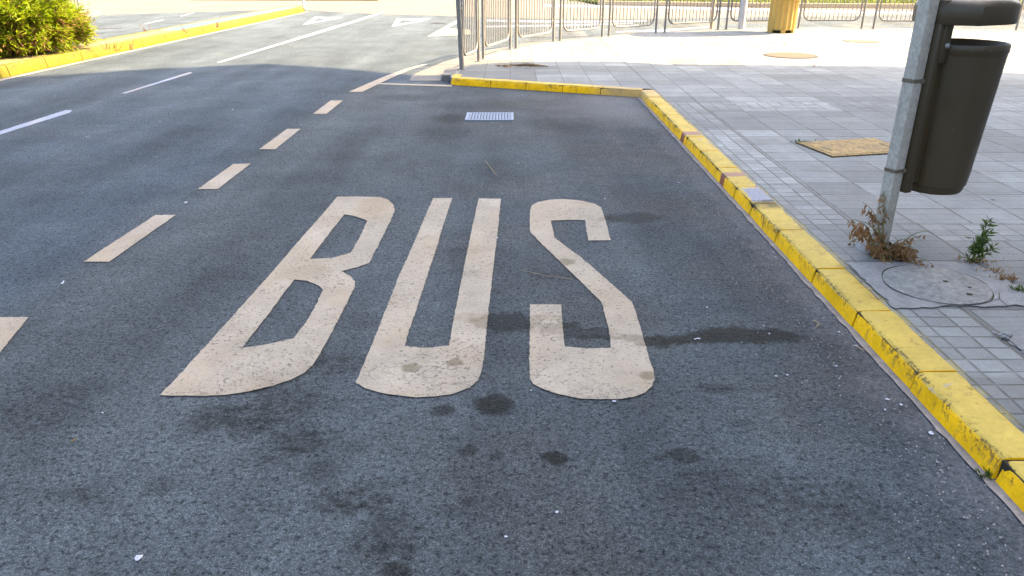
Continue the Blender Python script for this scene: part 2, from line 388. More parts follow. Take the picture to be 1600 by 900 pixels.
# ------------------------------------------------------------------ mesh helpers
class MB:
    def __init__(s): s.b = bmesh.new()
    def poly(s, pts):
        try: return s.b.faces.new([s.b.verts.new(p) for p in pts])
        except ValueError: return None
    def box(s, c, d, rot=None, bevel=0.0, seg=2):
        bb = bmesh.new(); bmesh.ops.create_cube(bb, size=1)
        bmesh.ops.scale(bb, vec=d, verts=bb.verts)
        if bevel: bmesh.ops.bevel(bb, geom=bb.edges[:], offset=bevel, segments=seg, affect='EDGES', profile=.5)
        mx = Matrix.Translation(c) @ (rot.to_4x4() if rot is not None else Matrix())
        bmesh.ops.transform(bb, matrix=mx, verts=bb.verts); s.merge(bb)
    def merge(s, bb):
        me = bpy.data.meshes.new('tmp'); bb.to_mesh(me); bb.free(); s.b.from_mesh(me); bpy.data.meshes.remove(me)
    def tube(s, pts, rad, n=8, caps=True):
        pts = [Vector(p) for p in pts]
        rads = rad if isinstance(rad, (list, tuple)) else [rad] * len(pts)
        rings = []; up = Vector((0, 0, 1)); prev = None
        for i, p in enumerate(pts):
            t = (pts[min(i + 1, len(pts) - 1)] - pts[max(i - 1, 0)])
            t = t.normalized() if t.length > 1e-9 else up
            if prev is None:
                a = t.cross(up if abs(t.z) < .9 else Vector((1, 0, 0))).normalized()
            else:
                a = (prev - t * prev.dot(t)); a = a.normalized() if a.length > 1e-6 else t.orthogonal().normalized()
            prev = a; bdir = t.cross(a)
            rings.append([s.b.verts.new(p + (a * math.cos(2 * math.pi * k / n) + bdir * math.sin(2 * math.pi * k / n)) * rads[i]) for k in range(n)])
        for r0, r1 in zip(rings, rings[1:]):
            for k in range(n):
                s.b.faces.new((r0[k], r0[(k + 1) % n], r1[(k + 1) % n], r1[k]))
        if caps:
            s.b.faces.new(rings[0][::-1]); s.b.faces.new(rings[-1])
    def lathe(s, prof, c=(0, 0, 0), n=40, close=False):
        rings = []
        for r, z in prof:
            rings.append([s.b.verts.new((c[0] + r * math.cos(2 * math.pi * k / n), c[1] + r * math.sin(2 * math.pi * k / n), c[2] + z)) for k in range(n)])
        for r0, r1 in zip(rings, rings[1:]):
            for k in range(n):
                s.b.faces.new((r0[k], r0[(k + 1) % n], r1[(k + 1) % n], r1[k]))
        return rings
    def prism(s, pts, z0, z1):
        lo = [s.b.verts.new((p[0], p[1], z0)) for p in pts]; hi = [s.b.verts.new((p[0], p[1], z1)) for p in pts]
        n = len(pts)
        for k in range(n): s.b.faces.new((lo[k], lo[(k + 1) % n], hi[(k + 1) % n], hi[k]))
        s.b.faces.new(hi); s.b.faces.new(lo[::-1])
    def leaf(s, p, d, w, l, up=None, fold=.25):
        p = Vector(p); d = Vector(d).normalized()
        side = d.cross(up if up is not None else Vector((random.gauss(0, 1), random.gauss(0, 1), random.gauss(0, 1))))
        if side.length < 1e-4: side = d.orthogonal()
        side.normalize(); nn = side.cross(d)
        a = p; b = p + d * l * .45 + side * w * .5 + nn * w * fold; c = p + d * l - nn * l * .08; e = p + d * l * .45 - side * w * .5 + nn * w * fold
        mid = p + d * l * .45
        v = [s.b.verts.new(q) for q in (a, b, c, e, mid)]
        s.b.faces.new((v[0], v[1], v[2], v[4])); s.b.faces.new((v[0], v[4], v[2], v[3]))
    def build(s, name, mat, parent=None, smooth=False, recalc=True, tri=False):
        if recalc: bmesh.ops.recalc_face_normals(s.b, faces=s.b.faces)
        if tri: bmesh.ops.triangulate(s.b, faces=s.b.faces[:])
        me = bpy.data.meshes.new(name); s.b.to_mesh(me); s.b.free()
        me.materials.append(mat)
        if smooth:
            me.polygons.foreach_set('use_smooth', [True] * len(me.polygons))
            try: me.set_sharp_from_angle(angle=R(38))
            except Exception: pass
        o = bpy.data.objects.new(name, me); COL.objects.link(o)
        if parent: o.parent = parent
        return o
def tag(o, label=None, cat=None, group=None, kind=None):
    if label: o['label'] = label
    if cat: o['category'] = cat
    if group: o['group'] = group
    if kind: o['kind'] = kind
    return o
def empty(name, loc=(0, 0, 0), rz=0.0):
    o = bpy.data.objects.new(name, None); o.empty_display_size = .2
    o.location = loc; o.rotation_euler = (0, 0, rz); COL.objects.link(o); return o
def struct(o): o['kind'] = 'structure'; return o
def sheet(name, pts, z, mat, parent=None, kind=None):
    b = MB(); b.poly([(p[0], p[1], z) for p in pts]); o = b.build(name, mat, parent, recalc=False)
    if o.data.polygons[0].normal.z < 0: o.data.flip_normals()
    if kind: o['kind'] = kind
    return o
def rough_edge(pts, step=.02, amp=.003, seed=1):
    rnd = random.Random(seed); out = []
    n = len(pts)
    for i in range(n):
        a = Vector(pts[i][:2]); b = Vector(pts[(i + 1) % n][:2]); L = (b - a).length; k = max(1, int(L / step))
        nn = Vector((-(b - a).y, (b - a).x)) / max(L, 1e-6)
        for j in range(k):
            out.append(a + (b - a) * j / k + nn * rnd.gauss(0, amp) * (0.3 if j == 0 else 1))
    return out

# ------------------------------------------------------------------ ground and roads
sheet('road', [(-250, -60), (250, -60), (250, 400), (-250, 400)], 0, M['asphalt'], kind='structure')
# paler carriageway of the junction beyond the give-way line
far = [G(-300, 27), G(95, 25.5), G(160, 23.5), G(400, 16.5), G(470, 15), G(520, 19), G(600, 22.5), G(700, 25), G(800, 29), G(1000, 30), G(1400, 24), G(1800, 22)]
sheet('junction_road', [(p.x, p.y) for p in far] + [(60, 40), (60, 120), (-60, 120), (-60, 40)], .004, M['far_road'], kind='structure')

# pavement outline
kerb_x0, kerb_x1 = 1.515, 1.665
corner = Vector((1.50, 9.08))
tip = Vector((-.72, 10.02))
bar = [(-.70, 10.95), (-.50, 11.82), (-.44, 12.13), (-.03, 13.48), (.07, 13.58), (.77, 14.78), (.90, 14.90), (1.77, 15.66), (1.92, 15.79), (2.98, 16.55), (3.19, 16.68), (4.48, 17.40), (4.68, 17.48), (5.95, 17.72), (6.35, 17.74), (7.70, 17.62), (7.95, 17.60), (9.3, 17.45), (9.5, 17.42), (10.85, 17.2), (11.05, 17.15), (12.4, 16.9)]
out_edge = [Vector(b) for b in bar[0::2]] + [Vector((14, 16.6)), Vector((30, 14))]
tdir = (tip - corner).normalized(); tn = Vector((-tdir.y, tdir.x)) * -1       # inward normal (away from camera)
if tn.y < 0: tn = -tn
ct = corner + Vector((.165, 0)) + tn * .15
pave = [(kerb_x1, -8), (kerb_x1, corner.y + .10)] + [tuple(corner + tn * .155 + tdir * .02), tuple(tip + tn * .155), (-.735, 10.4), (-.745, 10.8)]
for i, p in enumerate(out_edge):
    pave.append((p.x - .05, p.y + .06))
pave += [(30, -8)]
b = MB(); b.poly([(p[0], p[1], PZ) for p in pave]); o = b.build('pavement', M['tiles'], recalc=False, tri=True)
if o.data.polygons[0].normal.z < 0: o.data.flip_normals()
struct(o)

# kerb along the bay: one stone every half metre, open dark joints
def kerb_stone(mb, p0, p1, inward, w, h, batter=.015, rnd=random, drop=0.0):
    p0, p1 = Vector(p0), Vector(p1); d = (p1 - p0).normalized(); L = (p1 - p0).length
    prof = [(0, -.05), (.002, 0), (batter - .004, h - .014 + drop), (batter + .004, h - .004 + drop), (batter + .014, h + drop), (w - .006, h + drop), (w, h - .006 + drop), (w, -.05)]
    n = max(2, int(L / .05)); rings = []
    for i in range(n + 1):
        t = i / n; r = []
        for j, (a, z) in enumerate(prof):
            k = .0014 if 2 <= j <= 5 else .0007
            if i in (0, n) and 2 <= j <= 4: a2, z2 = a + .003, z - .002
            else: a2, z2 = a, z
            q = p0 + d * (L * t) + inward * (a2 + rnd.gauss(0, k))
            r.append(mb.b.verts.new((q.x, q.y, z2 + rnd.gauss(0, k * .7))))
        rings.append(r)
    for r0, r1 in zip(rings, rings[1:]):
        for j in range(len(prof) - 1):
            mb.b.faces.new((r0[j], r1[j], r1[j + 1], r0[j + 1]))
    mb.b.faces.new(rings[0]); mb.b.faces.new(rings[-1][::-1])
mb = MB(); rk = random.Random(3)
js = [1.935 - .52 * k for k in range(1, 18)][::-1] + [1.935, 2.475, 3.01, 3.505, 4.09, 4.60, 4.98, 5.5, 6.03, 6.55, 7.06, 7.58, 8.10, 8.6, corner.y + .02]
for a, c in zip(js, js[1:]):
    kerb_stone(mb, (1.50 + rk.gauss(0, .003), a + .006), (1.50 + rk.gauss(0, .003), c - .006), Vector((1, 0)), .165, PZ + .004, rnd=rk, drop=rk.uniform(-.001, .003))
Lt = (tip - corner).length; nt = 5
for i in range(nt):
    a = corner + tdir * (Lt * i / nt + (.004 if i else .0)); c = corner + tdir * (Lt * (i + 1) / nt - .004)
    kerb_stone(mb, a, c, tn, .15, PZ + .005, rnd=rk, drop=rk.uniform(-.001, .003))
# rounded return into the side road
arc = [tip, tip + Vector((-.06, .05)), tip + Vector((-.085, .16)), Vector((-.80, 10.45))]
for a, c in zip(arc, arc[1:]):
    d = (c - a).normalized(); inn = Vector((-d.y, d.x)) * -1
    if inn.x < 0: inn = -inn
    kerb_stone(mb, a, c, inn, .13, PZ + .004, rnd=rk)
o = mb.build('kerb', M['kerb'], smooth=True); struct(o)
mb = MB(); mb.box((1.5855, .5, .027), (.139, 17, .102)); q = corner + tdir * Lt / 2 + tn * .078
mb.box((q.x, q.y, .027), (Lt, .122, .104), Matrix.Rotation(math.atan2(tdir.y, tdir.x), 3, 'Z'))
struct(mb.build('kerb_joint_mortar', M['gap']))
mb = MB(); mb.prism([tuple(tip + tn * .10 - tdir * .10), tuple(tip + Vector((-.01, .03))), (-.79, 10.13), (-.81, 10.3), (-.80, 10.9), (-.5, 10.9), (-.45, 10.05)], -.02, PZ - .004)
struct(mb.build('corner_fill', M['slab']))
strip = rough_edge([(1.472, -8), (1.472, 9.06), (1.512, 9.1), (1.512, -8)], .05, .003, 4)
sheet('kerb_footing', strip, .006, M['footing'], kind='structure')
# plain concrete edging and gutter round the outer side of the barrier
inner = [Vector((-.75, 10.4)), Vector((-.77, 10.85))] + [Vector((p.x - .05, p.y + .06)) for p in out_edge]
def offset(poly, d):
    out = []
    for i, p in enumerate(poly):
        t = (poly[min(i + 1, len(poly) - 1)] - poly[max(i - 1, 0)]).normalized()
        out.append(p + Vector((-t.y, t.x)) * d)
    return out
o1, o2 = offset(inner, .17), offset(inner, .62)
mb = MB()
for i in range(len(inner) - 1):
    mb.poly([(*inner[i], PZ - .001), (*o1[i], PZ - .004), (*o1[i + 1], PZ - .004), (*inner[i + 1], PZ - .001)])
    mb.poly([(*o1[i], PZ - .004), (*(o1[i] + (o1[i] - inner[i]) * .15), 0), (*(o1[i + 1] + (o1[i + 1] - inner[i + 1]) * .15), 0), (*o1[i + 1], PZ - .004)])
mb.poly([(*inner[0], PZ - .001), (*o1[0], PZ - .004), (*(o1[0] + (o1[0] - inner[0]) * .15), 0), (*inner[0], 0)])
struct(mb.build('edging_kerb', M['gutter']))
mb = MB(); o15 = offset(inner, .20)
for i in range(len(inner) - 1):
    mb.poly([(*o15[i], .005), (*o2[i], .005), (*o2[i + 1], .005), (*o15[i + 1], .005)])
struct(mb.build('gutter', M['gutter']))

# ------------------------------------------------------------------ median with its kerb
mf = [G(-120, 152), G(0, 122.5), G(23, 119.5), G(81, 106.5), G(140, 94.5), G(180, 83), G(290, 58.5), G(400, 39), G(454, 25.5), G(478, 18.5)]
mf = [Vector((p.x, p.y)) for p in mf]
for i, p in enumerate(mf): p.x = -6.95 + (p.y - 10.6) * .043
MH = .15
w_m = .72
mb = MB(); rk = random.Random(9)
def walk(poly, step):
    pts = [poly[0].copy()]
    for a, c in zip(poly, poly[1:]):
        L = (c - a).length; k = max(1, int(L / step))
        for j in range(1, k + 1): pts.append(a + (c - a) * j / k)
    return pts
wp = walk(mf, .8)
for a, c in zip(wp, wp[1:]):
    d = (c - a).normalized(); inn = Vector((-d.y, d.x))
    kerb_stone(mb, a + d * .006, c - d * .006, inn, .16, MH, .03, rk)
bk = [p + Vector((-w_m, 0)) for p in wp]
for a, c in zip(bk, bk[1:]):
    d = (a - c).normalized(); inn = Vector((-d.y, d.x))
    kerb_stone(mb, c + d * .006, a - d * .006, inn, .14, MH, .02, rk)
e = wp[-1]; nose = [e + Vector((-w_m / 2 + w_m / 2 * math.cos(t), .38 * math.sin(t))) for t in [math.pi * k / 8 for k in range(9)]]
mb.prism([(p.x, p.y) for p in nose], 0, MH)
struct(mb.build('median_kerb', M['median'], smooth=True))
blue0 = G(188, 60).y
inn_f = [p + Vector((-.155, 0)) for p in wp]; inn_b = [p + Vector((-w_m + .135, 0)) for p in wp]
k0 = next(i for i, p in enumerate(wp) if p.y > blue0)
sheet('median_soil', inn_f[:k0 + 1] + inn_b[:k0 + 1][::-1], MH - .006, M['sand'], kind='structure')
sheet('median_paving', inn_f[k0:] + inn_b[k0:][::-1], MH - .003, M['blue'], kind='structure')
# wide planted part of the median under the shrub
sheet('planting_bed', [(-7.6, 9.0), (-7.55, 13.2), (-7.75, 13.9), (-9.6, 14.2), (-11, 9)], MH - .01, M['sand'], kind='structure')
edge_line = [p + Vector((.06, 0)) for p in wp]; edge_line2 = [p + Vector((.15, 0)) for p in wp]
tag(sheet('road_line', edge_line + edge_line2[::-1], .005, M['footing']), 'thin pale edge line along the foot of the yellow median kerb', 'road marking')

# left-hand far pavement corner
fp = [G(-60, 62), G(100, 37), G(150, 24.5), G(140, 22), G(60, 21.5), G(-60, 21)]
mb = MB(); mb.prism([(p.x, p.y) for p in fp], .0, .1); struct(mb.build('far_pavement', M['gutter']))
mb = MB(); a, c = G(50, 49), G(152, 24.2); d = (c - a).normalized()
mb.box(((a + c) / 2 + Vector((.06, 0, .055))), ((c - a).length + .3, .05, .112), Matrix.Rotation(math.atan2(d.y, d.x), 3, 'Z'), .01)
struct(mb.build('far_kerb', M['gutter']))
mb = MB()
for i in range(12):
    a, c = Vector((-12.6 + i * .62, 31.7 - i * .035)), Vector((-12.6 + (i + 1) * .62 - .012, 31.7 - (i + 1) * .035))
    kerb_stone(mb, a, c, Vector((0, 1)), .2, .16, .02, rk)
struct(mb.build('far_island_kerb', M['median']))
mb = MB(); mb.prism([(-12.6, 31.88), (-5.2, 31.5), (-5.4, 36), (-12.5, 37)], 0, .15); struct(mb.build('far_island', M['sand']))
# lawn and its brown edging on the far right
lp = [Vector((3.0, 28.2)), Vector((8.2, 26.9)), Vector((16, 25.9)), Vector((40, 24))]
mb = MB(); mb.prism([(p.x, p.y) for p in lp] + [(40, 60), (-2, 60)], 0, .1); struct(mb.build('lawn', M['lawn']))
mb = MB()
for a, c in zip(lp, lp[1:]):
    d = (c - a); mb.box((*((a + c) / 2 - Vector((0, .10))), .07), (d.length, .12, .16), Matrix.Rotation(math.atan2(d.y, d.x), 3, 'Z'), .01)
struct(mb.build('lawn_edging', M['brownpost']))
mb = MB(); rg = random.Random(2)
for i in range(9000):
    x = rg.uniform(2, 22); y = 28.4 - (x - 3) * .2 + rg.random() ** 1.5 * 7
    mb.leaf((x, y, .09), (rg.gauss(0, .3), rg.gauss(0, .3), 1), .03, rg.uniform(.05, .14))
tag(mb.build('grass', M['grass'], recalc=False), 'short sunlit yellow-green grass on the far lawn', 'grass', kind='stuff')

# ------------------------------------------------------------------ painted markings
def curve(*pts): return [G(x, y) for x, y in pts]
def marking(name, px, z=.005, mat='white', step=.03, amp=.0025, seed=1, holes=(), parent=None):
    outer = rough_edge([G(x, y) for x, y in px], step, amp, seed)
    bm = bmesh.new()
    loops = [outer] + [rough_edge([G(x, y) for x, y in h], step, amp, seed + 5) for h in holes]
    edges = []
    for lp_ in loops:
        vs = [bm.verts.new((p.x, p.y, z)) for p in lp_]
        for i in range(len(vs)): edges.append(bm.edges.new((vs[i], vs[(i + 1) % len(vs)])))
    bmesh.ops.triangle_fill(bm, use_beauty=True, use_dissolve=False, edges=edges)
    for f in bm.faces:
        if f.normal.z < 0: f.normal_flip()
    mb = MB(); mb.b.free(); mb.b = bm
    return mb.build(name, M[mat], parent, recalc=False)

word = empty('painted_word', (0, 3.7, 0))
tag(word, 'large worn cream BUS lettering painted on the dark asphalt bay', 'road marking')
INV = Matrix.Translation((0, -3.7, 0))
def letter(px, holes, label, seed):
    o = marking('letter', px, .005, 'letter', .02, .0013, seed, holes)
    o.parent = word; o.matrix_parent_inverse = INV
    o['label'] = label
letter([(250, 619), (278, 590), (318, 546), (371, 487), (424, 428), (471, 373), (503, 337), (527, 308.5), (560, 308), (595, 309), (606, 313), (614, 320), (617, 328), (614, 338), (600, 367), (577, 412), (558, 419), (533, 425),
        (548, 433), (555, 441), (554, 450), (537, 485), (515, 527), (498, 558), (488, 573), (476, 584), (455, 595), (425, 605), (390, 613), (350, 619), (310, 620.5), (275, 620)],
       [[(538, 336), (555, 339), (574, 346), (562, 372), (548, 396), (520, 404), (484, 406), (503, 381), (522, 356)],
        [(460, 438), (480, 440), (497, 447), (505, 454), (492, 482), (476, 508), (459, 530), (420, 539), (379, 545), (395, 523), (420, 492), (440, 464)]],
       'letter B with a pointed lower corner', 11)
letter([(556, 600), (565, 578), (585, 531), (605, 480), (623, 433), (648, 378), (664, 340), (677, 310.5), (707, 310.5), (695, 345), (680, 395), (664, 443), (649, 490), (637, 525), (633, 542), (668, 545), (702, 541.5), (707, 510), (716, 465), (726, 415), (737, 360), (748, 311),
        (782.5, 311.5), (779, 352), (773, 400), (767, 455), (761, 510), (757, 555), (752, 583), (747, 596), (733, 608), (708, 617), (680, 621), (650, 622.5), (618, 619), (590, 614), (570, 608)],
       [], 'letter U with a rounded base', 21)
letter([(828, 330), (831, 322), (840, 317), (858, 313), (880, 312), (905, 314), (928, 319), (939, 325), (946, 345), (954, 376.5), (919, 377), (914, 345), (888, 344.5), (861, 346), (866, 372), (880, 383), (910, 405), (950, 440), (988, 474),
        (996, 497), (1008, 540), (1021, 582), (1023, 594), (1019, 605), (1008, 615), (990, 622), (965, 625.5), (935, 625.5), (905, 624), (875, 618), (850, 610), (833, 602), (828, 593), (827, 565), (827.5, 530), (828, 477), (877, 477), (879, 510), (882, 543), (915, 546), (955, 545), (951, 515), (944, 490), (940, 474), (910, 444), (875, 410), (845, 381), (828, 363)],
       [], 'letter S with straight strokes', 31)

dg = 'dashes along the edge of the bus bay'
for i, (px, lab) in enumerate((
        ([(-62, 566), (-10, 566), (45, 497), (0, 497)], 'nearest bay dash, cut by the left edge of the photo'),
        ([(131, 410), (170, 410.5), (275, 337), (243, 337)], 'second nearest pale bay dash, left of the letter B'),
        ([(309, 296.5), (340, 296.5), (392, 256.5), (365, 257)], 'pale bay dash beside the top of the letter B'),
        ([(405, 234), (430, 234), (470, 202), (449, 202)], 'pale bay dash third from the far end of the row'),
        ([(489, 178.5), (510, 178.5), (536, 157.5), (517, 157.5)], 'short pale bay dash just before the longer shaded one'),
        ([(545, 144), (566, 144), (612, 122), (640, 110), (668, 101), (661, 100.5), (632, 108.5), (603, 119)], 'longest farthest bay dash running out of the shade'))):
    tag(marking('road_marking_dash', px, .005, 'dash', .03, .0015, 40 + i), lab, 'road marking', dg)
tag(marking('road_line', [(586, 130.5), (586, 132), (650, 134.3), (706, 136), (706, 133.5), (650, 132)], .006, 'dash'), 'thin pinkish line across the far end of the bay to the kerb corner', 'road marking')
lg = 'dashes between the two traffic lanes'
for i, (px, lab) in enumerate((
        ([(-170, 262), (-138, 262), (-60, 232), (-90, 232)], ''),
        ([(-12, 215), (-12, 209.5), (102, 172.8), (113, 172.8), (110, 176.5)], 'bluish shaded lane dash reaching the left edge of the photo'),
        ([(190, 146.3), (197, 146.5), (301, 114.5), (297, 112.8)], 'bluish shaded lane dash just before the sunlit road'))):
    if lab: tag(marking('road_marking_dash', px, .005, 'white', .05, .002, 60 + i), lab, 'road marking', lg)
tag(marking('road_line', [(338, 98), (346, 98), (473, 60), (560, 33.5), (602, 19.5), (594, 19.5), (470, 57.5)], .005, 'white', .1), 'long solid white lane line on the sunlit road', 'road marking')
tag(marking('give_way_triangle', [(473, 39.3), (492, 26.4), (537, 27.6)], .005, 'white', .1, .004, 3, [[(487, 35), (497, 29), (517, 29.3)]]), 'small outlined white give-way triangle near the median nose', 'road marking', 'give-way triangles')
tag(marking('give_way_triangle', [(612, 42.3), (620, 28.8), (673, 30.3)], .005, 'white', .1, .004, 4, [[(621.5, 38.5), (628, 31.6), (654, 32.2)]]), 'outlined white give-way triangle between lane line and barrier', 'road marking', 'give-way triangles')
tag(marking('painted_chevron', [(668, 57), (716, 30.5), (722, 30.5), (722, 32.5), (699, 44.5), (722, 46), (735, 47), (735, 54.5)], .0045, 'dash', .1), 'wide cream painted wedge on the road beside the leaning barrier post', 'road marking')
cz = [([(752, 41), (752, 43.4), (882, 41.5), (990, 37.5), (990, 36), (880, 38.8)], 'white crossing stripe nearest the row of barriers'),
      ([(760, 31), (760, 34), (880, 36.3), (1010, 34), (1010, 32), (880, 33)], 'second white crossing stripe behind the barriers'),
      ([(850, 7), (850, 11), (960, 12), (1100, 15.5), (1230, 18.5), (1440, 22.5), (1440, 18.5), (1230, 15), (1100, 11.5), (960, 8.5)], 'broad pale stripe across the far road behind all the barriers'),
      ([(962, 51.2), (1040, 49.6), (1110, 43.5), (1110, 42), (1040, 46), (962, 49.5)], 'white line on the road beside the middle barriers')]
for i, (px, lab) in enumerate(cz):
    tag(marking('crossing_stripe', px, .0065, 'white', .15, .006, 70 + i), lab, 'road marking', 'pale stripes behind the barriers')
pg = 'dashes on the road beyond the median'
tag(marking('road_marking_dash', [(224, 37.6), (228, 37.8), (257, 31.4), (253, 31)], .005, 'white'), 'thin white dash beyond the median, the nearer of two', 'road marking', pg)
tag(marking('road_marking_dash', [(281, 25.6), (285, 25.6), (305, 19.8), (301, 19.8)], .005, 'white'), 'thin white dash beyond the median, the farther of two', 'road marking', pg)
tag(marking('tyre_mark', [(671, 36.5), (680, 35.4), (697, 36.6), (697, 37.8), (682, 37.2)], .0045, 'rubber'), 'short dark curved mark on the sunlit road by the triangle', 'skid mark')
for px, lab in (([(105, 44.8), (150, 44.6), (192, 43.6), (192, 44.6), (150, 46), (105, 46.4)], 'longer dark skid mark on the road beyond the median'),
                ([(110, 49), (150, 51), (165, 52.4), (150, 52.4), (110, 50.2)], 'short faint skid mark just behind the median')):
    tag(marking('tyre_mark', px, .0045, 'worn', .1), lab, 'skid mark')

# ------------------------------------------------------------------ covers and grate
t = empty('drain_grate', (0, 0, 0)); tag(t, 'bluish metal drain grate set in the asphalt before the far kerb', 'drain grate')
ga, gb, gc, gd = G(730, 177.5), G(725, 189.8), G(802, 189.2), G(802, 178)
cx, cy = (ga.x + gc.x) / 2, (ga.y + gc.y) / 2; gw, gh = .49, .40
t.location = (cx, cy, 0)
mb = MB()
for sx in (-1, 1): mb.box((sx * (gw / 2 - .015), 0, .006), (.03, gh, .016), bevel=.003)
for sy in (-1, 1): mb.box((0, sy * (gh / 2 - .015), .006), (gw - .06, .03, .016), bevel=.003)
mb.build('frame', M['grate'], t)
mb = MB(); mb.box((0, 0, .001), (gw - .05, gh - .05, .006)); mb.build('pit', M['gap'], t)
mb = MB()
for i in range(14): mb.box((-(gw - .09) / 2 + i * (gw - .09) / 13, 0, .008), (.021, gh - .061, .010), bevel=.003)
mb.box((0, .06, .0085), (gw - .061, .03, .009)); mb.box((0, -.06, .0085), (gw - .061, .03, .009))
mb.build('bars', M['grate'], t)

t = empty('access_cover', (2.80, 6.15, PZ), .22); tag(t, 'rectangular rusty tan steel cover set in the grey pavement tiles', 'utility cover')
mb = MB(); mb.box((0, 0, .002), (.76, .52, .006)); mb.build('gap', M['gap'], t)
mb = MB()
for sy in (-1, 1): mb.box((0, sy * .238, .005), (.73, .03, .010), bevel=.002)
for sx in (-1, 1): mb.box((sx * .35, 0, .005), (.03, .446, .010), bevel=.002)
mb.build('frame', M['rust'], t)
mb = MB(); mb.box((0, 0, .006), (.664, .440, .012), bevel=.003); mb.build('plate', M['rust'], t)
for sx in (-1, 1):
    mb = MB(); mb.box((sx * .27, -.02, .0125), (.03, .12, .004), bevel=.001); mb.build('lifting_slot', M['sand'], t)

t = empty('manhole', (2.005, 3.30, PZ)); tag(t, 'round concrete manhole cover in a pale cracked slab by the kerb', 'manhole')
sl = rough_edge([(-.31, .27), (-.08, .29), (.2, .29), (.335, .27), (.37, .05), (.36, -.22), (.12, -.25), (-.02, -.22), (-.12, -.255), (-.315, -.27)], .03, .006, 8)
sheet('slab', sl, .006, M['slab'], t)
mb = MB(); mb.lathe([(.2315, .0075), (.2385, .0075)], n=56); o = mb.build('gap', M['gap'], t, recalc=False)
for v in o.data.vertices:
    a_ = math.atan2(v.co.y, v.co.x); v.co.x += .004 * math.sin(5 * a_); v.co.y += .004 * math.cos(3 * a_)
if o.data.polygons[0].normal.z < 0: o.data.flip_normals()
mb = MB(); r = mb.lathe([(.232, .0), (.232, .009), (.226, .012)], n=56); mb.b.faces.new(r[-1]); mb.build('cover', M['cover'], t, smooth=True)
mb = MB()
for x_, y_, r_ in ((.055, .02, .013), (.13, -.05, .010), (.085, -.13, .015)):
    mb = MB(); rr = mb.lathe([(r_, .0125), (r_ * .6, .0132)], (x_, y_, 0), 14); mb.b.faces.new(rr[-1]); mb.build('lifting_hole', M['gap'], t)
crk = [((-.12, -.19), (-.09, -.24), (-.02, -.25), (.0, -.235)), ((.0, -.235), (.1, -.215), (.2, -.17), (.24, -.1)), ((.2, -.17), (.19, -.24), (.23, -.29))]
for c_ in crk:
    mb = MB()
    for a, d in zip(c_, c_[1:]):
        a, d = Vector(a), Vector(d); w = Vector((-(d - a).y, (d - a).x)).normalized() * .002
        mb.poly([(*(a - w), .0095), (*(d - w), .0095), (*(d + w), .0095), (*(a + w), .0095)])
    mb.build('crack', M['cracked'], t)

sl = [(2.0, 2.75), (2.2, 2.77), (2.45, 2.75), (2.5, 2.45), (2.45, 2.2), (2.08, 2.3), (2.03, 2.5)]
t = empty('broken_tile_patch', (2.2, 2.5, PZ)); tag(t, 'broken corner of pavement with rubble at the right edge', 'broken paving')
loc = [(a - 2.2, c - 2.5) for a, c in sl]
sheet('gap', rough_edge([(a * 1.04, c * 1.04) for a, c in loc], .03, .006, 3), .004, M['cover'], t)
sheet('rubble', rough_edge(loc, .03, .01, 5), .008, M['slab'], t)
mb = MB(); rg = random.Random(5)
for i in range(26):
    a = rg.choice(loc[4:] + loc[:2]); s_ = rg.uniform(.008, .022)
    mb.box((a[0] + rg.gauss(0, .03), a[1] + rg.gauss(0, .03), .012), (s_ * 1.5, s_, s_ * .7), Matrix.Rotation(rg.uniform(0, 3), 3, 'Z'), s_ * .2, 1)
mb.build('chippings', M['slab'], t)['kind'] = 'stuff'

c = G(1235, 87, PZ)
t = empty('round_cover', (c.x, c.y, PZ)); tag(t, 'round reddish cover lying in the sunlit pale pavement', 'utility cover')
mb = MB(); r = mb.lathe([(.42, .0), (.42, .004), (.41, .006)], n=40); mb.b.faces.new(r[-1]); mb.build('frame', M['worn'], t)
mb = MB(); r = mb.lathe([(.37, .006), (.37, .010)], n=40); mb.b.faces.new(r[-1]); mb.build('plate', simple('reddish_cover', (.095, .062, .042), .8, .2, 0, .2, 15), t)
c = G(1345, 64.5, PZ)
t = empty('round_cover', (c.x, c.y, PZ)); tag(t, 'flat dark round cover farther back, right of the tan column', 'utility cover')
mb = MB(); r = mb.lathe([(.33, .0), (.33, .005), (.32, .006)], n=32); mb.b.faces.new(r[-1]); mb.build('frame', M['worn'], t)
mb = MB(); r = mb.lathe([(.28, .006), (.28, .009)], n=32); mb.b.faces.new(r[-1]); mb.build('plate', M['sand'], t)

# ------------------------------------------------------------------ bin and its pole
PX, PY = 1.955, 3.80
DIR = R(24)                                    # direction from pole to bin, seen from above
t = empty('signpost', (PX, PY, PZ), DIR); tag(t, 'square galvanised steel post carrying the brown litter bin', 'post')
def rounded_square(h, r, n=4):
    out = []
    for k, (sx, sy) in enumerate(((1, 1), (-1, 1), (-1, -1), (1, -1))):
        for j in range(n + 1):
            a = math.pi / 2 * (k + j / n); out.append((sx * (h - r) + r * math.cos(a), sy * (h - r) + r * math.sin(a)))
    return out
mb = MB(); mb.prism(rounded_square(.033, .006), -.02, 2.55); mb.build('shaft', M['galv'], t, smooth=True)
mb = MB(); mb.box((0, 0, 2.557), (.072, .072, .014), bevel=.004); mb.build('cap', M['galv'], t)
mb = MB(); mb.lathe([(.115, .0), (.10, .02), (.06, .035)], n=20); mb.build('mortar_collar', M['slab'], t, smooth=True)

